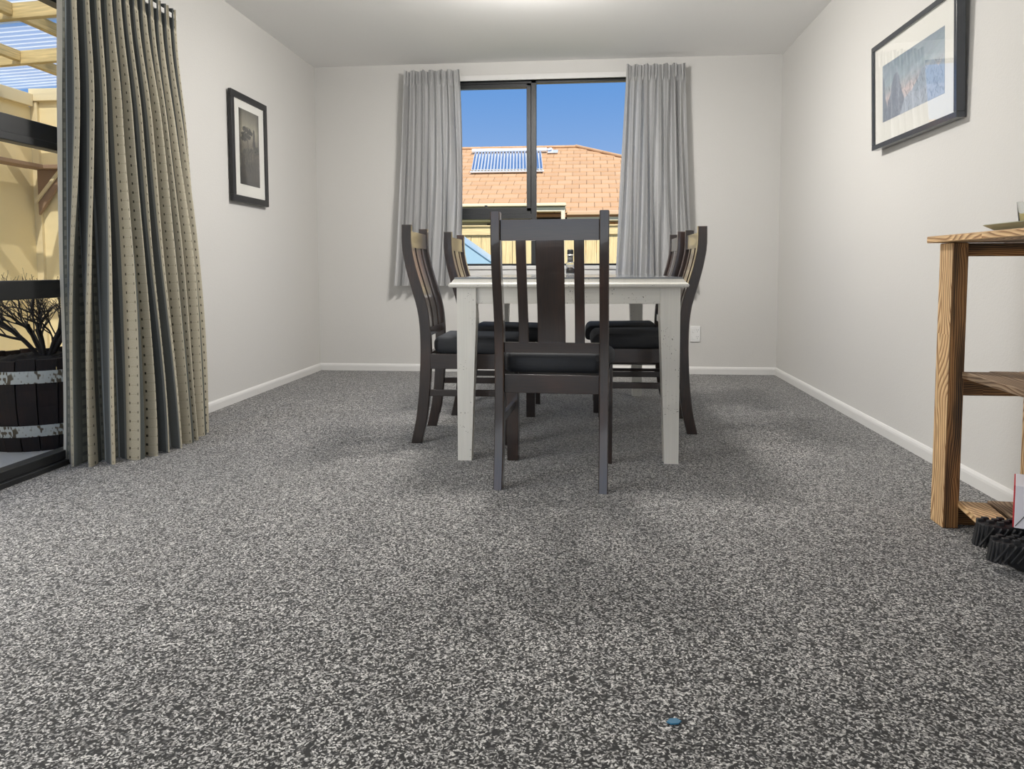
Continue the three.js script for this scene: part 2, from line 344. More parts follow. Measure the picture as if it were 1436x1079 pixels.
// ------------------------------------------------------------------ dining chairs
const PROFILE = [[0, 0.049, 0.099], [0.06, 0.034, 0.085], [0.122, 0.021, 0.073], [0.229, 0.009, 0.060], [0.34, 0.002, 0.053], [0.445, 0, 0.050], [0.549, 0.003, 0.053], [0.636, 0.014, 0.065], [0.739, 0.043, 0.094], [0.80, 0.061, 0.110], [0.846, 0.073, 0.120], [0.918, 0.086, 0.131], [1.016, 0.088, 0.131]];
const frontAt = (() => { const c = new THREE.SplineCurve(PROFILE.map((p) => new THREE.Vector2(p[0], p[1]))), n = 120, a = c.getPoints(n); return (h) => { let k = 0; while (k < n - 1 && a[k + 1].x < h) k++; return lerp(a[k].y, a[k + 1].y, clamp((h - a[k].x) / (a[k + 1].x - a[k].x), 0, 1)); }; })();
const backAt = (() => { const c = new THREE.SplineCurve(PROFILE.map((p) => new THREE.Vector2(p[0], p[2]))), n = 120, a = c.getPoints(n); return (h) => { let k = 0; while (k < n - 1 && a[k + 1].x < h) k++; return lerp(a[k].y, a[k + 1].y, clamp((h - a[k].x) / (a[k + 1].x - a[k].x), 0, 1)); }; })();
function sideSweep(h0, h1, front, back, width, bevel, n = 20) {        // side outline in (-z, y) swept across x
  const pts = [];
  for (let i = 0; i <= n; i++) { const h = lerp(h0, h1, i / n); pts.push([-front(h), h]); }
  for (let i = n; i >= 0; i--) { const h = lerp(h0, h1, i / n); pts.push([-back(h), h]); }
  let g = extr(pts.reverse(), width, bevel);
  g.rotateY(-Math.PI / 2);                                             // outline x -> z
  g = toCreasedNormals(g, 0.5);
  return g;
}
function makeChair() {
  const t = new THREE.Group(); t.name = 'dining_chair';
  const Z = -0.2;                                                     // front face of the back posts at seat height
  const put = (g, x, long = 'y') => { metreUV(g, long, rnd(), rnd()); g.translate(x, 0, Z); return g; };
  for (const s of [-1, 1]) mesh('back_post', put(sideSweep(0, 1.016, frontAt, backAt, 0.034, 0.003, 26), s * 0.193), M.chairWood, t);
  const slatF = (h) => frontAt(h) + 0.012, slatB = (h) => frontAt(h) + 0.026;
  mesh('splat', put(sideSweep(0.525, 0.925, slatF, slatB, 0.102, 0.002), 0), M.chairWood, t);
  for (const s of [-1, 1]) mesh('slat', put(sideSweep(0.525, 0.925, slatF, slatB, 0.036, 0.002), s * 0.104), M.chairWood, t);
  mesh('top_rail', put(sideSweep(0.913, 0.987, (h) => frontAt(h) + 0.006, (h) => frontAt(h) + 0.031, 0.354, 0.003, 6), 0, 'x'), M.chairWood, t);
  mesh('lower_rail', put(sideSweep(0.502, 0.540, (h) => frontAt(h) + 0.007, (h) => frontAt(h) + 0.032, 0.354, 0.003, 4), 0, 'x'), M.chairWood, t);
  for (const s of [-1, 1]) mesh('leg', bx(0.048, 0.42, 0.048, 0.003, 'y', [s * 0.197, 0.21, 0.147]), M.chairWood, t);
  mesh('seat_rail', bx(0.35, 0.07, 0.022, 0.002, 'x', [0, 0.386, 0.152]), M.chairWood, t);
  mesh('seat_rail', bx(0.35, 0.07, 0.022, 0.002, 'x', [0, 0.386, Z - 0.02]), M.chairWood, t);
  for (const s of [-1, 1]) {
    mesh('seat_rail', bx(0.022, 0.07, 0.325, 0.002, 'z', [s * 0.2, 0.386, -0.04]), M.chairWood, t);
    mesh('stretcher', bx(0.018, 0.030, 0.335, 0.003, 'z', [s * 0.197, 0.238, -0.042]), M.chairWood, t);
  }
  // padded seat, wider at the front, domed, rolling over the front rail
  const g = new RoundedBoxGeometry(0.44, 0.078, 0.415, 6, 0.032), p = g.attributes.position;
  for (let i = 0; i < p.count; i++) {
    let x = p.getX(i), y = p.getY(i), z = p.getZ(i);
    const f = (z + 0.2075) / 0.415;
    if (y > 0) y += 0.012 * (1 - (x / 0.22) ** 2) * (1 - (z / 0.2075) ** 2);
    x *= lerp(0.80, 1.04, smooth(0, 0.25, f)) ;
    if (f > 0.75) y -= 0.016 * ((f - 0.75) / 0.25) ** 2;
    p.setXYZ(i, x, y + 0.459, z + 0.012);
  }
  g.computeVertexNormals();
  mesh('seat_cushion', toCreasedNormals(g, 0.9), M.seat, t).userData.label = 'charcoal padded seat';
  return t;
}
const chairProto = makeChair();
const chairSpots = [
  [2.022, 2.832, Math.PI - 0.045, 'dark wooden dining chair at the table end, its slatted back to the open carpet'],
  [1.621, 2.212, Math.PI / 2 + 0.02, 'dark wooden dining chair on the glass door side of the table, nearer the open carpet'],
  [1.693, 1.55, Math.PI / 2 - 0.01, 'dark wooden dining chair on the glass door side of the table, nearer the window'],
  [2.382, 1.925, -Math.PI / 2 + 0.02, 'dark wooden dining chair on the power outlet side of the table, nearer the open carpet'],
  [2.352, 1.40, -Math.PI / 2, 'dark wooden dining chair on the power outlet side of the table, nearer the window'],
];
for (const [x, z, turn, label] of chairSpots) {
  const c = chairProto.clone(); c.name = numbered('dining_chair'); c.position.set(x, 0, z); c.rotation.y = turn; scene.add(c);
  tag(c, label, 'chair', 'dining chairs round the table');
}

// glass pepper mill on the table
{
  const t = thing('pepper_mill', 'small glass pepper mill with a black top on the table', 'pepper mill', [2.046, 0.7777, 1.46]);
  const lathe = (pts) => new THREE.LatheGeometry(pts.map((p) => new THREE.Vector2(p[0], p[1])), 20);
  mesh('glass_body', lathe([[0.0, 0.002], [0.024, 0.002], [0.026, 0.006], [0.026, 0.06], [0.022, 0.072], [0.0165, 0.076], [0.0165, 0.073], [0.02, 0.069], [0.023, 0.059], [0.023, 0.008], [0, 0.008]]), phys({ color: rgb(0.93, 0.95, 0.95), transmission: 1, thickness: 0.004, roughness: 0.06, ior: 1.5 }), t);
  mesh('peppercorns', lathe([[0, 0.009], [0.0215, 0.009], [0.0215, 0.034], [0.012, 0.041], [0, 0.038]]), mat({ color: rgb(0.05, 0.035, 0.03), roughness: 0.9 }), t);
  mesh('grinder_neck', lathe([[0, 0.074], [0.017, 0.074], [0.0165, 0.108], [0, 0.108]]), M.plasticDark, t);
  mesh('collar', lathe([[0, 0.108], [0.019, 0.108], [0.0195, 0.112], [0.019, 0.118], [0, 0.118]]), mat({ color: rgb(0.75, 0.74, 0.7), roughness: 0.25, metalness: 0.6 }), t);
  mesh('cap', lathe([[0, 0.118], [0.018, 0.118], [0.0185, 0.123], [0.018, 0.142], [0.015, 0.146], [0, 0.147]]), M.black, t);
}

// ------------------------------------------------------------------ curtains
// striped curtain of the sliding door: cream bands with woven dashes, slate and olive bands between
const REP = 0.178;
const stripeTex = dataTex(270, 128, (i, j) => {
  const x = i / 270, n = 0.93 + 0.14 * rnd(), wv = ((i + j) & 1) ? 1.015 : 0.985;
  let c;
  const row = j % 64;                                                   // 64 px = 39 mm
  if (x < 0.305) {
    c = [0.72, 0.69, 0.61];
    const dash = (row > 8 && row < 26);
    if (dash && ((x > 0.05 && x < 0.07) || (x > 0.235 && x < 0.255))) c = [0.22, 0.21, 0.18];
    if (row > 14 && row < 17 && x > 0.07 && x < 0.235) c = [0.61, 0.575, 0.49];
  } else if (x < 0.47) c = [0.33, 0.34, 0.32];
  else if (x < 0.72) { const sq = row > 8 && row < 48 && x > 0.51 && x < 0.68; c = sq ? [0.46, 0.46, 0.425] : [0.36, 0.37, 0.345]; }
  else if (x < 0.78) c = [0.52, 0.55, 0.57];
  else if (x < 0.95) c = [0.30, 0.315, 0.32];
  else c = [0.44, 0.455, 0.45];
  return c.map((q) => q * n * wv);
});
stripeTex.repeat.set(1 / REP, 1 / 0.078);
const stripeCloth = phys({ map: stripeTex, roughness: 0.85, sheen: 0.25, sheenRoughness: 0.6, sheenColor: rgb(0.8, 0.8, 0.78), side: THREE.DoubleSide });
const liningCloth = phys({ color: rgb(0.84, 0.82, 0.76), roughness: 0.95, transmission: 0.5, thickness: 0, side: THREE.DoubleSide });
function curve2(pts) { const c = new THREE.CatmullRomCurve3(pts.map((p) => V(p[0], 0, p[1])), false, 'centripetal'); return (u) => { const q = c.getPointAt(clamp(u, 0, 1)), d = c.getTangentAt(clamp(u, 0, 1)); return { x: q.x, z: q.z, nx: d.z, nz: -d.x }; }; }
{
  const t = thing('striped_curtain', 'long curtain striped in cream, olive and slate, gathered beside the glass door', 'curtain', [0, 0, 0]);
  const top = curve2([[0.10, 2.985], [0.105, 2.75], [0.10, 2.45], [0.10, 2.2]]);
  const bot = curve2([[-0.03, 2.925], [0.08, 2.93], [0.17, 2.88], [0.235, 2.72], [0.262, 2.5], [0.25, 2.33], [0.17, 2.235]]);
  const folds = 12, clothW = 12 * REP, y1 = 2.085;
  const ph = Array.from({ length: folds + 2 }, () => rr(-0.36, 0.36)), am = Array.from({ length: folds + 2 }, () => rr(0.75, 1.2));
  const at = (u, v, inset = 0) => {                                     // v: 0 at the hem, 1 at the top
    const k = clamp(u, 0, 1) * folds, i = Math.floor(k), a = lerp(am[i], am[i + 1], k - i), p = lerp(ph[i], ph[i + 1], k - i);
    const e = smooth(0, 1, v) * 0.75 + v * 0.25, A = bot(u), B = top(u);
    const x = lerp(A.x, B.x, e), z = lerp(A.z, B.z, e), nl = Math.hypot(lerp(A.nx, B.nx, e), lerp(A.nz, B.nz, e)), nx = lerp(A.nx, B.nx, e) / nl, nz = lerp(A.nz, B.nz, e) / nl;
    const w = Math.sin((k + p * (1 - v)) * 2 * Math.PI), sharp = Math.sign(w) * Math.abs(w) ** 0.75;
    const head = smooth(0.945, 0.955, v);
    let amp = lerp(0.046, 0.052, Math.sin(v * Math.PI * 0.9)) * a * (1 - 0.45 * smooth(0.7, 0.945, v));
    let off = amp * sharp * lerp(0.25, 1, smooth(0.02, 0.11, u));
    off = lerp(off, 0.013 * Math.sin(k * 6 * Math.PI + p) + 0.35 * off, head);
    off += 0.012 * Math.sin(u * 9 + v * 7) * (1 - v) + 0.008 * Math.sin(k * 5.1 + v * 11) * v * (1 - v);
    const tz = -nx, tx = nz;                                            // along the curve
    const lean = 0.012 * Math.cos((k + p) * 4 * Math.PI) * (1 - head);
    return [x + nx * (off - inset) + tx * lean * 0, 0.006 + v * y1 + 0.006 * (1 - v) * Math.sin(k * 2 * Math.PI), z + nz * (off - inset)];
  };
  const arc = (u) => u * clothW + 0.42 * REP;                            // cream bands on the crests towards the room
  const g = grid(420, 90, (u, v) => { const q = at(u, v); return [q[0], q[1], q[2], arc(u), v * y1]; });
  mesh('cloth', g, stripeCloth, t);
  const lin = grid(300, 40, (u, v) => { const q = at(u, lerp(0.02, 0.955, v), -0.014); return [q[0], q[1], q[2], u, v]; });
  mesh('lining', lin, liningCloth, t).userData.label = 'pale lining cloth';
  // leading edge: lining turned back along the door side
  const edgeG = grid(6, 60, (u, v) => { const a = at(0, v), b = at(0, v, -0.014); return [lerp(a[0], b[0], u) - 0.012 * Math.sin(u * Math.PI), lerp(a[1], b[1], u), lerp(a[2], b[2], u) + 0.008 * Math.sin(u * Math.PI), u, v]; });
  mesh('hem_edge', edgeG, liningCloth, t);
  mesh('curtain_track', span(0.085, 0.11, 2.045, 2.07, 2.18, 3.6, 0.003, 'z'), M.trim, t);
}
// short grey curtains of the far window
const greyWeave = dataTex(256, 64, (i, j) => {
  const s = i / 256, band = smooth(0.30, 0.33, s) * (1 - smooth(0.64, 0.67, s)), n = 0.94 + 0.12 * rnd();
  const c = lerp(0.785, 0.68, band) * n * (((i + j) & 1) ? 1.02 : 0.98);
  return [c, c, c * 1.0];
});
greyWeave.repeat.set(1 / 0.12, 1 / 0.03);
const greyCloth = phys({ map: greyWeave, roughness: 0.95, transmission: 0.30, thickness: 0, side: THREE.DoubleSide });
function shortCurtain(label, tl, tr, bl, br, seedShift, bulge) {
  const t = thing('short_curtain', label, 'curtain', [0, 0, 0], 0, 'grey curtains of the far window');
  const folds = 9, y0 = 0.683, y1 = 2.325, zc = 0.098;
  const ph = Array.from({ length: folds + 2 }, () => rr(-0.3, 0.3)), am = Array.from({ length: folds + 2 }, () => rr(0.65, 1.25));
  const g = grid(300, 80, (u, v) => {
    const k = u * folds, i = Math.floor(k), a = lerp(am[i], am[i + 1], k - i), p = lerp(ph[i], ph[i + 1], k - i);
    const e = v ** 0.8, xl = lerp(bl, tl, e) , xr = lerp(br, tr, e) + bulge * Math.sin(v * Math.PI) , x = lerp(xl, xr, u + 0.02 * Math.sin(k * 3 + v * 4 + seedShift) * (1 - v));
    const head = smooth(0.925, 0.945, v);
    const soft = Math.sin((k + p * (1 - v)) * 2 * Math.PI);
    const off = lerp(0.030 * a * soft * (1 - 0.3 * v) + 0.006 * Math.sin(k * 9 + v * 6), 0.011 * Math.sin(k * 4 * Math.PI) + 0.010 * soft, head);
    return [x, y0 + v * (y1 - y0) + 0.007 * head * Math.sin(k * 4.3 + 1), zc + off, u * 1.15, v * 1.64];
  });
  mesh('cloth', g, greyCloth, t);
  mesh('heading_tape', grid(60, 4, (u, v) => [lerp(tl, tr, u), lerp(2.225, 2.31, v), zc - 0.026, u, v]), M.mount, t);
  mesh('curtain_track', span(tl, tr, 2.288, 2.306, 0.058, 0.070, 0.002, 'x'), M.trim, t);
}
shortCurtain('pleated grey curtain on the picture-of-a-tree side of the far window', 0.742, 1.172, 0.645, 1.165, 0.4, 0.028);
shortCurtain('pleated grey curtain on the power-outlet side of the far window', 2.432, 2.862, 2.345, 2.962, 2.1, -0.01);

// ------------------------------------------------------------------ pictures
function canvasTex(w, h, draw) { const c = document.createElement('canvas'); c.width = w; c.height = h; const x = c.getContext('2d'); draw(x, w, h); const t = new THREE.CanvasTexture(c); t.colorSpace = THREE.SRGBColorSpace; return t; }
const glaze = phys({ color: 0xffffff, transmission: 1, thickness: 0, roughness: 0.0, ior: 1.5 });
function framedPicture(t, w, h, border, depth, frameM, art, artBox) {   // lies in local xy, front towards +z, back at z = 0
  const parts = [['frame_rail', bx(w, border, depth, 0.002, 'x', [0, h / 2 - border / 2, depth / 2])], ['frame_rail', bx(w, border, depth, 0.002, 'x', [0, -h / 2 + border / 2, depth / 2])], ['frame_stile', bx(border, h - 2 * border, depth, 0.002, 'y', [-w / 2 + border / 2, 0, depth / 2])], ['frame_stile', bx(border, h - 2 * border, depth, 0.002, 'y', [w / 2 - border / 2, 0, depth / 2])]];
  for (const [n, g] of parts) mesh(n, g, frameM, t);
  mesh('mount', bx(w - 2 * border, h - 2 * border, 0.006, 0, 'y', [0, 0, depth - 0.013]), M.mount, t).userData.label = 'cream mount board';
  const [ax, ay, aw, ah] = artBox;
  const pg = new THREE.BoxGeometry(aw, ah, 0.0012); pg.translate(ax, ay, depth - 0.0095);
  mesh('print', pg, art, t);
  mesh('glass', bx(w - 2 * border, h - 2 * border, 0.002, 0, 'y', [0, 0, depth - 0.005]), glaze, t);
}
const paperRnd = (() => { let s = 77; return () => (s = (s * 16807) % 2147483647) / 2147483647; })();
const treeArt = mat({ roughness: 0.9, map: canvasTex(280, 460, (c, w, h) => {
  const g = c.createLinearGradient(0, 0, 0, h); g.addColorStop(0, '#55534a'); g.addColorStop(0.28, '#a8a28e'); g.addColorStop(0.5, '#5c574b'); g.addColorStop(1, '#1c1b18'); c.fillStyle = g; c.fillRect(0, 0, w, h);
  const R = paperRnd;
  for (let k = 0; k < 260; k++) { c.fillStyle = `rgba(${R() < 0.5 ? '40,38,34' : '190,182,160'},${0.03 + 0.06 * R()})`; c.fillRect(R() * w, R() * h * 0.35, 1 + R() * 3, 30 + R() * 120); }
  for (const x of [0, w - 46]) { const e = c.createLinearGradient(x, 0, x + 46, 0); const d = 'rgba(20,20,18,0.5)', o = 'rgba(20,20,18,0)'; e.addColorStop(0, x ? o : d); e.addColorStop(1, x ? d : o); c.fillStyle = e; c.fillRect(x, 0, 46, h); }
  const blot = (x, y, rx, ry, n, col) => { for (let k = 0; k < n; k++) { const a = R() * 6.28, q = Math.sqrt(R()); c.fillStyle = col; c.beginPath(); c.ellipse(x + Math.cos(a) * rx * q, y + Math.sin(a) * ry * q, 2 + R() * 6, 1.5 + R() * 4, R() * 3, 0, 6.29); c.fill(); } };
  c.strokeStyle = '#1e1d1a'; c.lineCap = 'round';
  const limb = (x0, y0, x1, y1, wd) => { c.lineWidth = wd; c.beginPath(); c.moveTo(x0, y0); c.quadraticCurveTo((x0 + x1) / 2 + 8, (y0 + y1) / 2, x1, y1); c.stroke(); };
  limb(120, 260, 108, 140, 7); limb(110, 190, 70, 150, 4); limb(112, 170, 150, 130, 4); limb(215, 300, 205, 150, 6); limb(250, 330, 245, 230, 5);
  for (const [x, y, a, b] of [[105, 118, 62, 16], [75, 150, 46, 12], [150, 132, 40, 12], [60, 178, 40, 12], [120, 160, 40, 10], [205, 150, 10, 46], [205, 200, 20, 30], [248, 222, 26, 14], [240, 245, 36, 10]]) blot(x, y, a, b, 130, 'rgba(22,21,18,0.92)');
  blot(140, 300, 130, 70, 700, 'rgba(26,24,21,0.7)'); blot(140, 400, 140, 70, 700, 'rgba(14,13,12,0.7)');
  for (let k = 0; k < 420; k++) { const x = R() * w, y = 230 + R() * 190; c.fillStyle = `rgba(${R() < 0.6 ? '176,150,110' : '205,196,172'},${0.08 + 0.22 * R()})`; c.fillRect(x, y, 1 + R() * 4, 5 + R() * 34); }
}) });
const peakArt = mat({ roughness: 0.9, map: canvasTex(480, 220, (c, w, h) => {
  const R = paperRnd, g = c.createLinearGradient(0, 0, 0, h); g.addColorStop(0, '#8796a3'); g.addColorStop(0.35, '#a7b6c0'); g.addColorStop(0.62, '#d8c8c6'); g.addColorStop(1, '#aab3c0'); c.fillStyle = g; c.fillRect(0, 0, w, h);
  for (let k = 0; k < 420; k++) { c.fillStyle = `rgba(${R() < 0.5 ? '118,134,147' : '178,186,192'},${0.04 + 0.06 * R()})`; c.beginPath(); c.ellipse(R() * w, R() * h * 0.55, 10 + R() * 60, 3 + R() * 9, -0.35, 0, 6.29); c.fill(); }
  const peak = (pts, col) => { c.fillStyle = col; c.beginPath(); c.moveTo(pts[0][0], pts[0][1]); for (const p of pts.slice(1)) c.lineTo(p[0], p[1]); c.closePath(); c.fill(); };
  peak([[0, 220], [0, 40], [18, 60], [26, 130], [40, 160], [40, 220]], '#808a97');
  peak([[210, 220], [250, 150], [300, 118], [330, 88], [360, 108], [400, 82], [440, 120], [480, 96], [480, 220]], '#a3afbd');
  peak([[30, 220], [48, 150], [70, 128], [82, 92], [104, 60], [128, 54], [146, 74], [160, 120], [184, 160], [200, 220]], '#848c9a');
  peak([[150, 220], [190, 168], [240, 152], [300, 170], [360, 160], [480, 186], [480, 220]], '#b0b9c6');
  for (let k = 0; k < 700; k++) { const x = R() * w, y = 90 + R() * 130; c.fillStyle = `rgba(${R() < 0.5 ? '52,58,70' : '196,204,214'},${0.06 + 0.14 * R()})`; c.save(); c.translate(x, y); c.rotate(-0.9 + R() * 1.8); c.fillRect(0, 0, 2 + R() * 5, 6 + R() * 22); c.restore(); }
}) });
{
  const t = thing('framed_picture', 'upright black framed print of dark gnarled trees on the left wall', 'picture', [0.012, 1.559, 1.226], Math.PI / 2);
  framedPicture(t, 0.500, 0.664, 0.040, 0.020, M.frameBlack, treeArt, [0, 0.012, 0.275, 0.462]);
  t.rotation.order = 'YXZ';
  mesh('hanger_block', bx(0.05, 0.05, 0.011, 0, 'y', [0, 0.25, -0.006]), M.frameBlack, t);
}
{
  const t = thing('framed_picture', 'wide black framed watercolour of misty mountain crags leaning from the right wall', 'picture', [W - 0.011, 1.388, 2.346], -Math.PI / 2 + 0.010);
  t.rotation.order = 'YXZ'; t.rotation.x = 0.032;
  framedPicture(t, 0.825, 0.495, 0.024, 0.034, M.frameNavy, peakArt, [0.0, 0.0, 0.60, 0.262]);
  for (const c of t.children) c.geometry.translate(0, 0.2475, 0);
}

// ------------------------------------------------------------------ power outlet
{
  const t = thing('power_outlet', 'white double power outlet low on the far wall', 'outlet', [2.974, 0.310, 0]);
  mesh('cover_plate', bx(0.074, 0.122, 0.009, 0.003, 'y', [0, 0, 0.0045]), M.plastic, t);
  for (const y of [0.026, -0.026]) {
    mesh('switch_rocker', bx(0.014, 0.024, 0.006, 0.0015, 'y', [-0.019, y, 0.0105]).rotateX(0), M.plastic, t);
    const slot = (x, yy, a) => { const g = new THREE.BoxGeometry(0.0022, 0.008, 0.001); g.rotateZ(a); g.translate(x, yy, 0.0092); return metreUV(g); };
    mesh('socket_slots', [slot(0.010, y + 0.006, 0.5), slot(0.022, y + 0.006, -0.5), slot(0.016, y - 0.008, 0)], M.plasticDark, t);
  }
}

// ------------------------------------------------------------------ rustic shelf unit by the right wall
{
  const t = thing('shelf_unit', 'rustic shelf unit of scorched pine planks by the right wall', 'shelf', [0, 0, 0]);
  const z0 = 3.315, z1 = 4.42, x0 = 3.249, x1 = 3.565;
  for (const [x, z, m] of [[x0, z0, M.pineB], [x1 - 0.048, z0, M.pineB], [x0, z1 - 0.085, M.pineA], [x1 - 0.048, z1 - 0.085, M.pineB]]) mesh('leg', span(x, x + 0.048, 0, 0.889, z, z + 0.085, 0.004), [m, M.pineA, m, m, m, m], t);
  for (const z of [z0 + 0.02, z1 - 0.06]) for (const [y0, y1] of [[0.848, 0.888], [0.415, 0.472], [0.004, 0.066]]) mesh('cross_rail', span(x0 + 0.049, x1 - 0.049, y0, y1, z, z + 0.04, 0.003, 'x'), M.pineB, t);
  const planks = (y, list, zz0, zz1, name) => { for (const [a, b, dz, tilt, m] of list) { const g = bx(b - a, 0.021, zz1 - zz0, 0.003, 'z', [0, 0, (zz1 - zz0) / 2]); g.rotateY(tilt); g.translate((a + b) / 2, y - 0.0105, zz0 + dz); mesh(name, g, m, t); } };
  planks(0.912, [[3.222, 3.335, 0, 0, M.pineA], [3.338, 3.452, 0.012, 0, M.pineC], [3.455, 3.572, -0.004, 0, M.pineA]], 3.285, 4.45, 'top_plank');
  planks(0.494, [[3.288, 3.37, 0.085, -0.035, M.pineC], [3.374, 3.455, 0.07, -0.035, M.pineC], [3.459, 3.514, 0.07, -0.035, M.pineC]], 3.318, 4.32, 'shelf_plank');
  planks(0.088, [[3.293, 3.374, 0.085, -0.14, M.pineA], [3.386, 3.47, 0.07, -0.09, M.pineC], [3.476, 3.55, 0.1, 0, M.pineC]], 3.318, 3.49, 'shelf_plank');
}
{
  const dish = phys({ color: rgb(0.27, 0.29, 0.20), roughness: 0.3, clearcoat: 0.3 });
  const t = thing('serving_plate', 'square olive green plate with flared rim on the shelf unit', 'plate', [3.428, 0.9125, 3.565]);
  const A = 0.075, B = 0.108, h = 0.026, pos = [];
  const sq = (r, y) => [V(-r, y, -r * 1.3), V(r, y, -r * 1.3), V(r, y, r * 1.3), V(-r, y, r * 1.3)];
  const rings = [sq(A, 0), sq(B, h), sq(B - 0.002, h + 0.002), sq(A - 0.003, 0.005)];
  const q4 = (a, b, c, d) => { for (const v of [a, b, c, a, c, d]) pos.push(v.x, v.y, v.z); };
  for (let k = 0; k < 3; k++) for (let i = 0; i < 4; i++) { const j = (i + 1) % 4; q4(rings[k][j], rings[k][i], rings[k + 1][i], rings[k + 1][j]); }
  q4(...rings[0]); q4(...rings[3].slice().reverse());
  const g = new THREE.BufferGeometry(); g.setAttribute('position', new THREE.Float32BufferAttribute(pos, 3)); g.computeVertexNormals();
  mesh('dish', metreUV(g), dish, t);
  const c = thing('glass_cup', 'clear flared glass half filled with pale yellow wax on the olive plate', 'cup', [3.392, 0.9178, 3.548]);
  const lathe = (pts) => new THREE.LatheGeometry(pts.map((p) => new THREE.Vector2(p[0], p[1])), 32);
  mesh('glass', lathe([[0, 0], [0.030, 0], [0.0315, 0.003], [0.040, 0.080], [0.0385, 0.0805], [0.030, 0.005], [0, 0.005]]), phys({ color: rgb(0.95, 0.97, 0.96), transmission: 1, thickness: 0.003, roughness: 0.02, ior: 1.45 }), c);
  mesh('wax', lathe([[0, 0.0055], [0.0292, 0.0055], [0.0338, 0.045], [0, 0.045]]), mat({ color: rgb(0.72, 0.58, 0.26), roughness: 0.5 }), c);
}
// black shoes lying soles up at the foot of the shelf unit, a carton on them
{
  const rubber = mat({ color: rgb(0.014, 0.0145, 0.016), roughness: 0.6 });
  const outline = (u) => { const w = 0.0365 * (1 - 0.16 * Math.cos(u * 5.2)) * Math.min(1, Math.sqrt(Math.max(0, 1 - (1 - u / 0.16) ** 2 * (u < 0.16 ? 1 : 0)))) * Math.min(1, Math.sqrt(Math.max(0, 1 - ((u - 0.86) / 0.14) ** 2 * (u > 0.86 ? 1 : 0)))); return w; };
  function shoe(label, pos, turn, hgt) {
    const t = thing('trail_shoe', label, 'shoe', pos, turn, 'shoes lying soles up by the shelf unit');
    const len = 0.27;
    // upper, squashed underneath, and the side wall of the sole
    const body = grid(40, 24, (u, v) => { const a = v * 2 * Math.PI, w = Math.max(0.0008, outline(u)), y = Math.cos(a), z = Math.sin(a), f = lerp(0.5, 1, smooth(0, 0.3, u)); const yy = y > 0 ? hgt - 0.014 + 0.006 * y : (hgt - 0.02) * (1 - f * 0.96 * (-y) ** 0.6); return [u * len, Math.max(0.002, yy), w * Math.sign(z) * Math.abs(z) ** 0.55, u, v]; });
    mesh('upper', body, rubber, t);
    const lug = new RoundedBoxGeometry(0.017, 0.012, 0.0135, 1, 0.002);
    for (let i = 0; i < 12; i++) for (let j = 0; j < 6; j++) {
      if ((i + j) % 2) continue;
      const x = 0.012 + i * 0.0205, w = outline(x / len), z = (j - 2.5) * 0.0138;
      if (Math.abs(z) > w - 0.006) continue;
      const m = mesh('tread_lug', lug, rubber, t); m.position.set(x, hgt - 0.006, z);
    }
    const rib = new RoundedBoxGeometry(0.007, hgt * 0.62, 0.008, 1, 0.002);
    for (const s of [-1, 1]) for (let i = 0; i < 15; i++) { const u = 0.06 + i * 0.062, w = outline(u); const m = mesh('side_rib', rib, rubber, t); m.position.set(u * len, hgt * 0.6, s * (w + 0.001)); m.rotation.set(s * 0.22, 0, -0.5); }
    for (let i = -4; i <= 4; i++) { const a = i * 0.3, m = mesh('toe_rib', rib, rubber, t); m.position.set(0.043 - 0.043 * Math.cos(a), hgt * 0.6, 0.029 * Math.sin(a)); m.rotation.set(0, 0, -0.15); }
  }
  shoe('black rubber trail shoe lying sole up, in front of its mate below the white carton', [3.222, 0.0, 3.727], 0.0, 0.092);
  shoe('black rubber trail shoe lying sole up, its ribbed toe against the pine rail', [3.236, 0.0, 3.624], 0.0, 0.106);
  const cardW = mat({ color: rgb(0.74, 0.72, 0.77), roughness: 0.55 }), cardR = mat({ color: rgb(0.50, 0.018, 0.03), roughness: 0.5 });
  const b = thing('carton', 'small white carton with a red side lying on the black shoes', 'box', [3.295, 0.1065, 3.69], -0.50);
  mesh('carton_body', span(0.003, 0.20, 0, 0.118, -0.14, 0, 0.002, 'x'), cardW, b);
  mesh('red_side', span(0, 0.0035, 0.001, 0.117, -0.139, -0.001, 0.0008), cardR, b).userData.label = 'red side panel';
  const tab = tube([V(0.006, 0.006, 0.001), V(0.022, 0.03, 0.0012), V(0.036, 0.05, 0.001), V(0.05, 0.046, 0.001)], 0.0011, 5, 10);
  mesh('fold_line', tab, M.plasticDark, b);
}
// scrap on the carpet
{
  const s = new THREE.Shape([[-0.013, -0.002], [-0.006, -0.008], [0.007, -0.007], [0.013, 0.0], [0.006, 0.008], [-0.006, 0.007]].map((p) => new THREE.Vector2(...p)));
  const g = new THREE.ExtrudeGeometry(s, { depth: 0.0016, bevelEnabled: true, bevelSize: 0.0006, bevelThickness: 0.0006, bevelSegments: 1 }); g.rotateX(-Math.PI / 2); 
  const o = mesh('foil_scrap', metreUV(g), mat({ color: rgb(0.012, 0.13, 0.24), roughness: 0.4 })); o.position.set(2.297, 0.003, 4.488); o.rotation.y = 0.1;
  tag(o, 'tiny blue scrap lying on the open carpet', 'scrap');
}

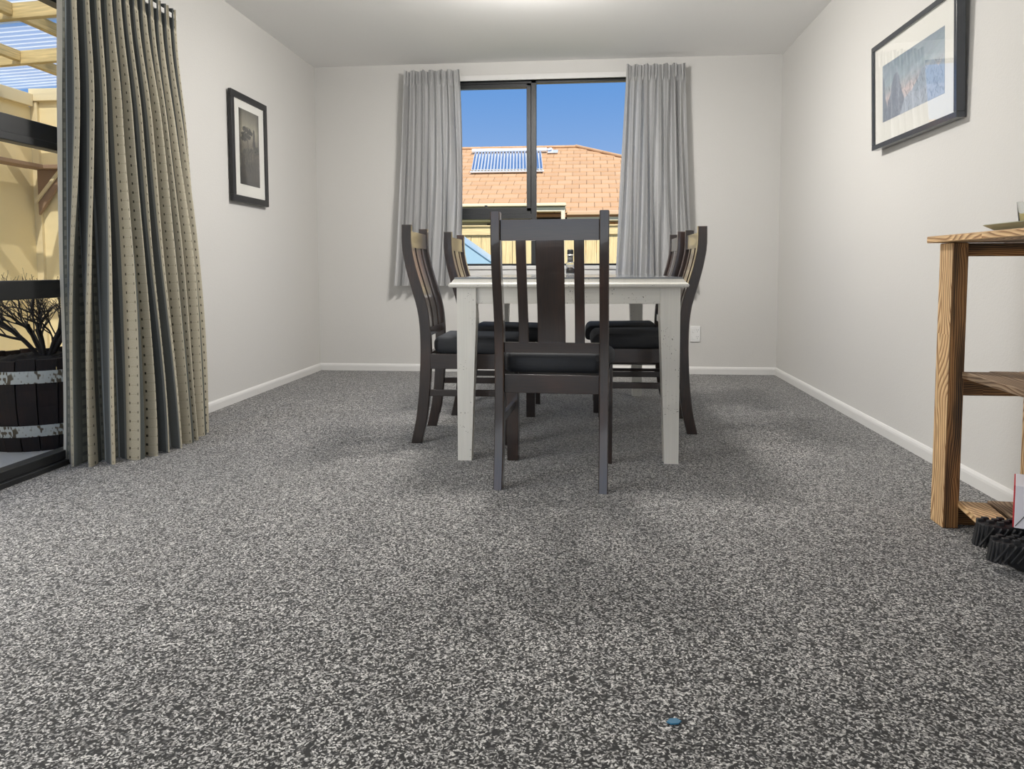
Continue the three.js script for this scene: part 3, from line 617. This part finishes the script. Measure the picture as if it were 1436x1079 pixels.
// ------------------------------------------------------------------ covered patio outside the glass door
{
  struct('patio_floor', span(-3.2, -0.12, -0.2, -0.06, -0.12, 8.0), M.concrete, 'grey concrete patio floor', 'patio');
  const px = -2.385;
  const e = thing('patio_screen', 'cream sheet wall closing the far end of the patio', 'wall', [0, -0.06, 0]);
  mesh('panel', span(px + 0.055, -1.30, 0.02, 2.245, -0.03, 0, 0), M.patioWall, e); mesh('panel', span(-1.26, -0.125, 0.02, 2.245, -0.03, 0, 0), M.patioWall, e);
  mesh('top_rail', span(px, -0.125, 2.245, 2.345, -0.03, 0.045, 0.004, 'x'), M.patioTrim, e);
  mesh('middle_rail', span(px + 0.055, -0.125, 1.985, 2.0, 0.0, 0.012, 0.003, 'x'), M.patioTrim, e);
  for (const x of [px - 0.004, -1.305]) mesh('post', span(x, x + 0.06, 0, 2.245, -0.02, 0.03, 0.004), M.patioTrim, e);
  const s = thing('patio_screen', 'cream sheet wall along the outer side of the patio', 'wall', [0, -0.06, 0]);
  for (let k = 0; k < 4; k++) mesh('panel', span(px - 0.03, px, 0.02, 2.20, (k ? 0.05 : 0.032) + k * 1.5, 1.51 + k * 1.5, 0), M.patioWall, s);
  mesh('top_rail', span(px - 0.04, px + 0.04, 2.20, 2.30, 0.046, 6.1, 0.004, 'z'), M.patioTrim, s);
  for (let k = 1; k < 5; k++) mesh('post', span(px, px + 0.045, 0, 2.20, 0.01 + k * 1.5, 0.055 + k * 1.5, 0.004), M.patioTrim, s);
  // roof: sloping rafters across, purlins along, corrugated clear sheet on top
  const r = thing('patio_roof', 'timber framed patio roof of clear corrugated sheet', 'roof', [0, 0, 0]);
  const ry = (x) => 2.225 + 0.045 * (x + 2.385);
  for (const z of [0.82, 1.62, 2.42, 3.22, 4.02, 4.82, 5.62]) { const g = bx(2.3, 0.09, 0.045, 0.003, 'x'); g.rotateZ(Math.atan(0.045)); g.translate(-1.235, ry(-1.235) + 0.045, z); mesh('rafter', g, M.patioTimber, r); }
  for (const x of [-1.82, -1.22, -0.62]) for (let k = 0; k < 7; k++) { const z0 = 0.045 + k * 0.8, g = span(x - 0.022, x + 0.022, ry(x) + 0.02, ry(x) + 0.09, k ? z0 : 0.05, z0 + 0.752, 0.003, 'z'); mesh('purlin', g, M.patioTimber, r); }
  const sheet = grid(8, 900, (u, v) => { const x = lerp(-2.7, -0.04, u), z = lerp(-0.1, 6.0, v); return [x, ry(x) + 0.105 + 0.009 * Math.cos(z * 2 * Math.PI / 0.076), z, u, v]; });
  mesh('roof_sheet', sheet, phys({ color: rgb(0.93, 0.95, 0.97), transmission: 0.88, thickness: 0, roughness: 0.74, side: THREE.DoubleSide }), r).userData.label = 'clear corrugated plastic sheet';
  mesh('lap_strip', grid(4, 60, (u, v) => { const x = lerp(-2.7, -0.04, u), z = lerp(1.28, 1.42, v); return [x, ry(x) + 0.118 + 0.009 * Math.cos(z * 2 * Math.PI / 0.076), z, u, v]; }), phys({ color: rgb(0.42, 0.47, 0.45), transmission: 0.4, thickness: 0, roughness: 0.5, side: THREE.DoubleSide }), r);
  mesh('lap_strip', grid(4, 60, (u, v) => { const x = lerp(-2.7, -0.04, u), z = lerp(0.52, 0.66, v); return [x, ry(x) + 0.118 + 0.009 * Math.cos(z * 2 * Math.PI / 0.076), z, u, v]; }), phys({ color: rgb(0.42, 0.47, 0.45), transmission: 0.4, thickness: 0, roughness: 0.5, side: THREE.DoubleSide }), r);
  // shelf on the screens
  const brown = mat({ color: rgb(0.34, 0.225, 0.15), roughness: 0.75 });
  const sh = thing('corner_shelf', 'brown timber corner shelf with a triangular bracket on the patio screens', 'shelf', [0, 0, 0]);
  mesh('shelf_board', span(px + 0.046, px + 0.19, 1.625, 1.655, 0.16, 2.4, 0.003, 'z'), brown, sh);
  mesh('shelf_board', span(px + 0.06, px + 0.36, 1.625, 1.655, 0.001, 0.158, 0.003, 'x'), brown, sh);
  mesh('bracket', (() => { const g = extr([[0, 0], [0.27, 0], [0, -0.36]], 0.03, 0.002); g.translate(px + 0.062, 1.624, 0.05); return metreUV(g); })(), brown, sh);
  mesh('strut', (() => { const g = bx(0.025, 0.36, 0.02, 0.002); g.rotateZ(-0.72); g.translate(px + 0.17, 1.50, 0.08); return g; })(), M.patioTrim, sh);
}
// half barrel planter with a bare shrub
{
  const c = [-0.625, -0.06, 2.235], stave = mat({ map: darkGrain, color: rgb(0.75, 0.78, 0.85), roughness: 0.75 });
  const bandTex = dataTex(256, 64, (i, j) => { const a = vnoise(i / 5, j / 5, 51, 13), b = vnoise(i / 22, j / 20, 11, 3); const r = smooth(0.58, 0.72, a * 0.6 + b * 0.45); return [lerp(0.80, 0.38, r), lerp(0.81, 0.33, r), lerp(0.78, 0.25, r)]; });
  bandTex.repeat.set(6, 1);
  const band = mat({ map: bandTex, roughness: 0.55 });
  const t = thing('barrel_planter', 'dark half barrel planter with two pale metal hoops on the patio', 'planter', c);
  const R = (y) => 0.285 + 0.05 * Math.sin(Math.PI * clamp((y + 0.02) / 0.66, 0, 1));
  const n = 24, hh = 0.445;
  for (let k = 0; k < n; k++) {
    const a0 = (k + 0.03) / n * 2 * Math.PI, a1 = (k + 0.97) / n * 2 * Math.PI, lift = rr(-0.006, 0.006), pr = rr(-0.0025, 0.0025), rows = 6, pos = [];
    const P = (a, y, d) => V(Math.cos(a) * (R(y) + d + pr), y, Math.sin(a) * (R(y) + d + pr));
    const q4 = (A, B, C2, D) => { for (const v of [A, B, C2, A, C2, D]) pos.push(v.x, v.y, v.z); };
    for (let j = 0; j < rows; j++) { const ya = j / rows * (hh + lift), yb = (j + 1) / rows * (hh + lift); q4(P(a0, ya, 0), P(a0, yb, 0), P(a1, yb, 0), P(a1, ya, 0)); q4(P(a1, ya, -0.025), P(a1, yb, -0.025), P(a0, yb, -0.025), P(a0, ya, -0.025)); q4(P(a1, ya, 0), P(a1, yb, 0), P(a1, yb, -0.025), P(a1, ya, -0.025)); q4(P(a0, ya, -0.025), P(a0, yb, -0.025), P(a0, yb, 0), P(a0, ya, 0)); }
    q4(P(a0, hh + lift, 0), P(a0, hh + lift, -0.025), P(a1, hh + lift, -0.025), P(a1, hh + lift, 0));
    const g = new THREE.BufferGeometry(); g.setAttribute('position', new THREE.Float32BufferAttribute(pos, 3)); g.computeVertexNormals();
    mesh('stave', metreUV(g, 'y', rnd(), rnd()), stave, t);
  }
  for (const [y0, y1] of [[0.075, 0.13], [0.335, 0.393]]) mesh('hoop', new THREE.LatheGeometry([[R(y0) - 0.004, y0], [R(y0) + 0.006, y0], [R(y1) + 0.006, y1], [R(y1) - 0.004, y1]].map((p) => new THREE.Vector2(...p)), 64), band, t).userData.label = 'pale flaking metal hoop';
  const soil = grid(24, 48, (u, v) => { const a = v * 2 * Math.PI, r = u * 0.302; return [Math.cos(a) * r, 0.415 + 0.035 * (1 - u) + 0.025 * (vnoise(Math.cos(a) * r * 40 + 50, Math.sin(a) * r * 40 + 50) - 0.5), Math.sin(a) * r, r, v]; });
  mesh('soil', soil, mat({ color: rgb(0.025, 0.021, 0.018), roughness: 1, side: THREE.DoubleSide }), t);
  const twig = mat({ color: rgb(0.055, 0.048, 0.044), roughness: 0.85 });
  const s = thing('bare_shrub', 'leafless twiggy shrub growing in the half barrel', 'shrub', [c[0], c[1] + 0.43, c[2]]);
  const grow = (p, d, len, r, depth, out) => {
    const q = p.clone().addScaledVector(d, len), mid = p.clone().lerp(q, 0.5).add(V(rr(-1, 1), rr(-0.5, 1), rr(-1, 1)).multiplyScalar(len * 0.09));
    out.push(tube([p, mid, q], r, depth > 3 ? 6 : 4, depth > 3 ? 6 : 3));
    if (!depth) return;
    const nb = depth > 2 ? 3 : 2 + (rnd() < 0.4 ? 1 : 0);
    for (let k = 0; k < nb; k++) {
      const at = lerp(0.45, 1, (k + rnd() * 0.8) / nb), start = at < 0.5 ? p.clone().lerp(mid, at * 2) : mid.clone().lerp(q, at * 2 - 1);
      const e = d.clone().add(V(rr(-1, 1), rr(-0.35, 0.75), rr(-1, 1)).multiplyScalar(0.75)).normalize();
      grow(start, e, len * rr(0.6, 0.85), r * 0.62, depth - 1, out);
    }
  };
  for (let k = 0; k < 11; k++) { const a = k / 11 * 6.28 + rr(-0.3, 0.3), out = []; grow(V(Math.cos(a) * 0.03, 0, Math.sin(a) * 0.03), V(Math.cos(a) * 0.75, rr(0.7, 1.3), Math.sin(a) * 0.75).normalize(), rr(0.15, 0.225), rr(0.006, 0.011), 4, out); mesh('branch', merge(out), twig, s); }
}

// ------------------------------------------------------------------ beyond the far window: fence, canopy, neighbour's house
struct('garden_ground', span(-40, 40, -0.5, -0.35, -60, -0.2), mat({ color: rgb(0.22, 0.23, 0.12), roughness: 1 }), 'garden ground behind the house', 'ground');
{
  const board = mat({ map: paleGrain, color: rgb(1.0, 0.96, 0.92), roughness: 0.85 });
  const f = thing('timber_fence', 'pale timber paling fence behind the far window', 'fence', [0, -0.35, -5]);
  for (let k = 0; k < 46; k++) { const x = -2.2 + k * 0.152; mesh('paling', bx(0.146, 1.645, 0.016, 0.002, 'y', [x, 0.825, rr(-0.003, 0.003)]), board, f); }
  mesh('rail', bx(7.1, 0.12, 0.04, 0.004, 'x', [1.25, 1.715, 0.02]), board, f);
  mesh('capping', bx(7.1, 0.02, 0.11, 0.003, 'x', [1.25, 1.785, 0.01]), board, f);
}
{
  const blue = phys({ color: rgb(0.42, 0.62, 0.78), roughness: 0.35, transmission: 0.25, thickness: 0, side: THREE.DoubleSide });
  const t = thing('garden_canopy', 'pale blue pitched garden canopy in front of the fence', 'canopy', [0, -0.35, -3.5]);
  const y0 = 1.19, yr = 1.72, xr = 0.30, xe = 1.05, xl = -0.45;
  mesh('roof_panel', prism([V(xr, yr, 0), V(xe, y0, 0), V(xe, y0, -1.0), V(xr, yr, -1.0)], V(0, -0.012, 0)), blue, t);
  mesh('roof_panel', prism([V(xl, y0, 0), V(xr, yr, 0), V(xr, yr, -1.0), V(xl, y0, -1.0)], V(0, -0.012, 0)), blue, t);
  mesh('gable_panel', metreUV(extr([[xl, y0], [xe, y0], [xr, yr]], 0.01, 0).translate(0, 0, -0.02)), blue, t);
  for (const x of [xl + 0.04, xe - 0.08]) for (const z of [-0.06, -0.92]) mesh('post', bx(0.04, y0 - 0.0, 0.04, 0.003, 'y', [x, y0 / 2, z]), M.plastic, t);
}
{
  const t = thing('neighbour_house', 'brick house with an apricot tiled hip roof beyond the fence', 'house', [0, 0, 0]);
  const k = 2.62 / 5.6, z0 = -14.2, e0 = 2.3, sl = Math.hypot(1, k), smax = 5.6 * sl;
  const at = (x, s, up = 0) => V(x, e0 + s * k / sl + up / sl, z0 - s / sl - up * -k / sl * 0);
  const hip = (s) => 1.79 + (smax - s) * (3.444 - 1.79) / (smax - 4.76);
  const tiles = [[0.555, 0.345, 0.192], [0.537, 0.327, 0.18], [0.572, 0.358, 0.205], [0.523, 0.318, 0.175]].map((c) => mat({ color: rgb(...c), roughness: 0.8 }));
  const under = mat({ color: rgb(0.36, 0.18, 0.10), roughness: 0.9 });
  const roof = mesh('roof', [prism([at(-14, 0, -0.03), at(hip(0), 0, -0.03), at(1.79, smax, -0.03), at(-14, smax, -0.03)], V(0, -0.08, 0)), prism([at(hip(0), 0, -0.03), V(hip(0) + 1, e0 - 0.02, -26), V(1.9, at(0, smax).y - 0.05, -19.9), at(1.79, smax, -0.03)], V(0, -0.05, 0)), prism([at(-14, smax, -0.03), at(1.79, smax, -0.03), V(hip(0) + 1, e0 - 0.02, -26), V(-14, e0 - 0.02, -26)], V(0, -0.08, 0))], under, t);
  const rows = 16, ds = smax / rows, tw = 0.43, rest = [];
  for (let r = 0; r < rows; r++) {
    const s0 = r * ds - 0.02, s1 = (r + 1) * ds, h0 = hip(s0), h1 = hip(s1);
    for (let c = -26; c < 30; c++) {
      const xa = c * tw + (r % 2) * tw / 2, xb = xa + tw - 0.012;
      if (xa > h0) break;
      const g = prism([at(xa, s0, 0.045), at(Math.min(xb, h0), s0, 0.045), at(Math.min(xb, h1), s1, 0.008), at(Math.min(xa, h1), s1, 0.008)], V(0, -0.03, 0));
      if (xa > -2.75 && xa < 4.0) mesh('roof_tile', g, tiles[Math.floor(rnd() * 4)], roof); else rest.push(g);
    }
  }
  mesh('outer_roof_tiles', merge(rest), tiles[0], roof).userData.kind = 'stuff';
  for (let i = 0; i < 44; i++) { const g = bx(0.40, 0.09, 0.2, 0.04, 'x', [-14 + i * 0.36 + 0.1, at(0, smax).y + 0.03, at(0, smax).z]); if (-14 + i * 0.36 < 1.8) mesh('ridge_cap', g, tiles[i % 4], roof); }
  const hipG = new RoundedBoxGeometry(0.42, 0.09, 0.18, 1, 0.035);
  { const A = at(1.79, smax, 0.06), B = at(hip(0), 0, 0.06), n = Math.floor(A.distanceTo(B) / 0.38); for (let i = 0; i < n; i++) { const m = mesh('hip_cap', hipG, tiles[i % 4], roof); m.position.copy(A.clone().lerp(B, (i + 0.5) / n)); m.lookAt(B); m.rotateY(Math.PI / 2); } }
  // walls, eaves, gutter
  const cream = mat({ color: rgb(0.74, 0.66, 0.50), roughness: 0.6 }), gut = mat({ color: rgb(0.62, 0.42, 0.27), roughness: 0.5 }), mortar = mat({ color: rgb(0.45, 0.38, 0.30), roughness: 0.95 });
  mesh('gutter', span(1.62, hip(0), 2.24, 2.35, -14.22, -14.1, 0.02, 'x'), gut, t);
  mesh('fascia', span(1.62, hip(0), 2.14, 2.24, -14.26, -14.22, 0.003, 'x'), cream, t);
  mesh('soffit', span(-14, hip(0), 2.10, 2.14, -14.7, -14.22, 0.003, 'x'), cream, t);
  const wall = mesh('wall', [span(-14, 9.6, -0.35, 2.1, -14.86, -14.80), span(9.5, 9.6, -0.35, 2.1, -25, -14.8)], mortar, t);
  const brickM = [[0.52, 0.24, 0.11], [0.58, 0.28, 0.13], [0.47, 0.20, 0.09], [0.62, 0.34, 0.18]].map((c) => mat({ color: rgb(...c), roughness: 0.9 })), brickG = bx(0.226, 0.074, 0.05, 0.003, 'x');
  for (let r = 0; r < 10; r++) for (let c = 0; c < 12; c++) { const m = mesh('brick', brickG, brickM[Math.floor(rnd() * 4)], wall); m.position.set(1.85 + c * 0.237 + (r % 2) * 0.118, 2.05 - r * 0.084, -14.78); }
  // flat fronted porch on the left with a dark window behind it
  const p = mesh('porch_fascia', span(-9, 1.60, 2.27, 2.45, -13.25, -13.2, 0.004, 'x'), cream, t);
  mesh('porch_gutter', span(-9, 1.63, 2.40, 2.48, -13.2, -13.1, 0.02, 'x'), mat({ color: rgb(0.78, 0.66, 0.48), roughness: 0.5 }), p);
  mesh('porch_roof', span(-9, 1.60, 2.38, 2.42, -14.9, -13.2), cream, p);
  mesh('porch_post', span(1.50, 1.60, -0.35, 2.27, -13.28, -13.18, 0.004), cream, p);
  const w = mesh('window', [span(-0.6, 1.42, 2.0, 2.06, -14.8, -14.72, 0.003), span(-0.6, 1.42, 0.7, 0.78, -14.8, -14.72, 0.003), ...[-0.6, 0.4, 1.36].map((x) => span(x, x + 0.06, 0.7, 2.06, -14.8, -14.72, 0.003))], M.black, t);
  for (const [a, b] of [[-0.54, 0.4], [0.46, 1.36]]) mesh('window_glass', span(a, b, 0.78, 2.0, -14.77, -14.76), phys({ color: rgb(0.06, 0.065, 0.07), roughness: 0.08 }), w);
  mesh('window_blind', span(0.47, 1.35, 1.78, 1.86, -14.755, -14.74, 0.003, 'x'), M.plastic, w);
  // solar hot water collector on the roof
  const sc = thing('solar_collector', 'evacuated tube solar water heater on the neighbour\'s roof', 'solar heater', [0, 0, 0]);
  const white = mat({ color: rgb(0.78, 0.79, 0.80), roughness: 0.35 }), tubeM = phys({ color: rgb(0.10, 0.17, 0.33), roughness: 0.10, clearcoat: 1, clearcoatRoughness: 0.05 }), capM = mat({ color: rgb(0.70, 0.58, 0.40), roughness: 0.5 }), reflM = mat({ color: rgb(0.70, 0.73, 0.78), roughness: 0.3, metalness: 0.3 });
  const up = 0.13, xl = (s) => lerp(-1.44, -1.60, (s - 3.35) / 2.05), n = 22, wd = 2.25;
  mesh('manifold', (() => { const g = tube([at(-1.68, 5.46, up + 0.03), at(-0.4, 5.46, up + 0.03), at(0.82, 5.46, up + 0.03)], 0.075, 10, 4); return g; })(), white, sc);
  for (let i = 0; i < n; i++) { const o = (i + 0.5) / n * wd, a = at(xl(3.35) + o, 3.42, up), b = at(xl(5.4) + o, 5.42, up); mesh('vacuum_tube', new THREE.TubeGeometry(new THREE.LineCurve3(a, b), 1, 0.030, 8), tubeM, sc); mesh('tube_cap', new THREE.TubeGeometry(new THREE.LineCurve3(at(xl(3.35) + o, 3.33, up), a), 1, 0.036, 8), capM, sc); }
  mesh('reflector_tray', prism([at(xl(3.35), 3.40, up - 0.05), at(xl(3.35) + wd, 3.40, up - 0.05), at(xl(5.4) + wd, 5.40, up - 0.05), at(xl(5.4), 5.40, up - 0.05)], V(0, -0.01, 0)), reflM, sc);
  mesh('foot_rail', new THREE.TubeGeometry(new THREE.LineCurve3(at(xl(3.3) - 0.02, 3.33, up - 0.02), at(xl(3.3) + wd + 0.02, 3.33, up - 0.02)), 1, 0.03, 6), reflM, sc);
  for (const o of [0.05, 1.1, 2.2]) mesh('mounting_strut', new THREE.TubeGeometry(new THREE.LineCurve3(at(xl(3.3) + o, 3.33, up - 0.06), at(xl(5.4) + o, 5.46, up - 0.06)), 1, 0.022, 6), reflM, sc);
  const v = thing('roof_pipe', 'small grey pipe fitting with flashing beside the solar heater', 'pipe', [0, 0, 0]);
  mesh('flashing', bx(0.34, 0.02, 0.3, 0.005).rotateX(Math.atan(k)).translate(1.02, at(0, 5.5).y + 0.075, at(0, 5.5).z), reflM, v);
  mesh('pipe', tube([at(0.82, 5.47, 0.16), at(0.98, 5.5, 0.17), at(1.0, 5.52, 0.05)], 0.04, 8, 8), reflM, v);
}

renderer.render(scene, camera);
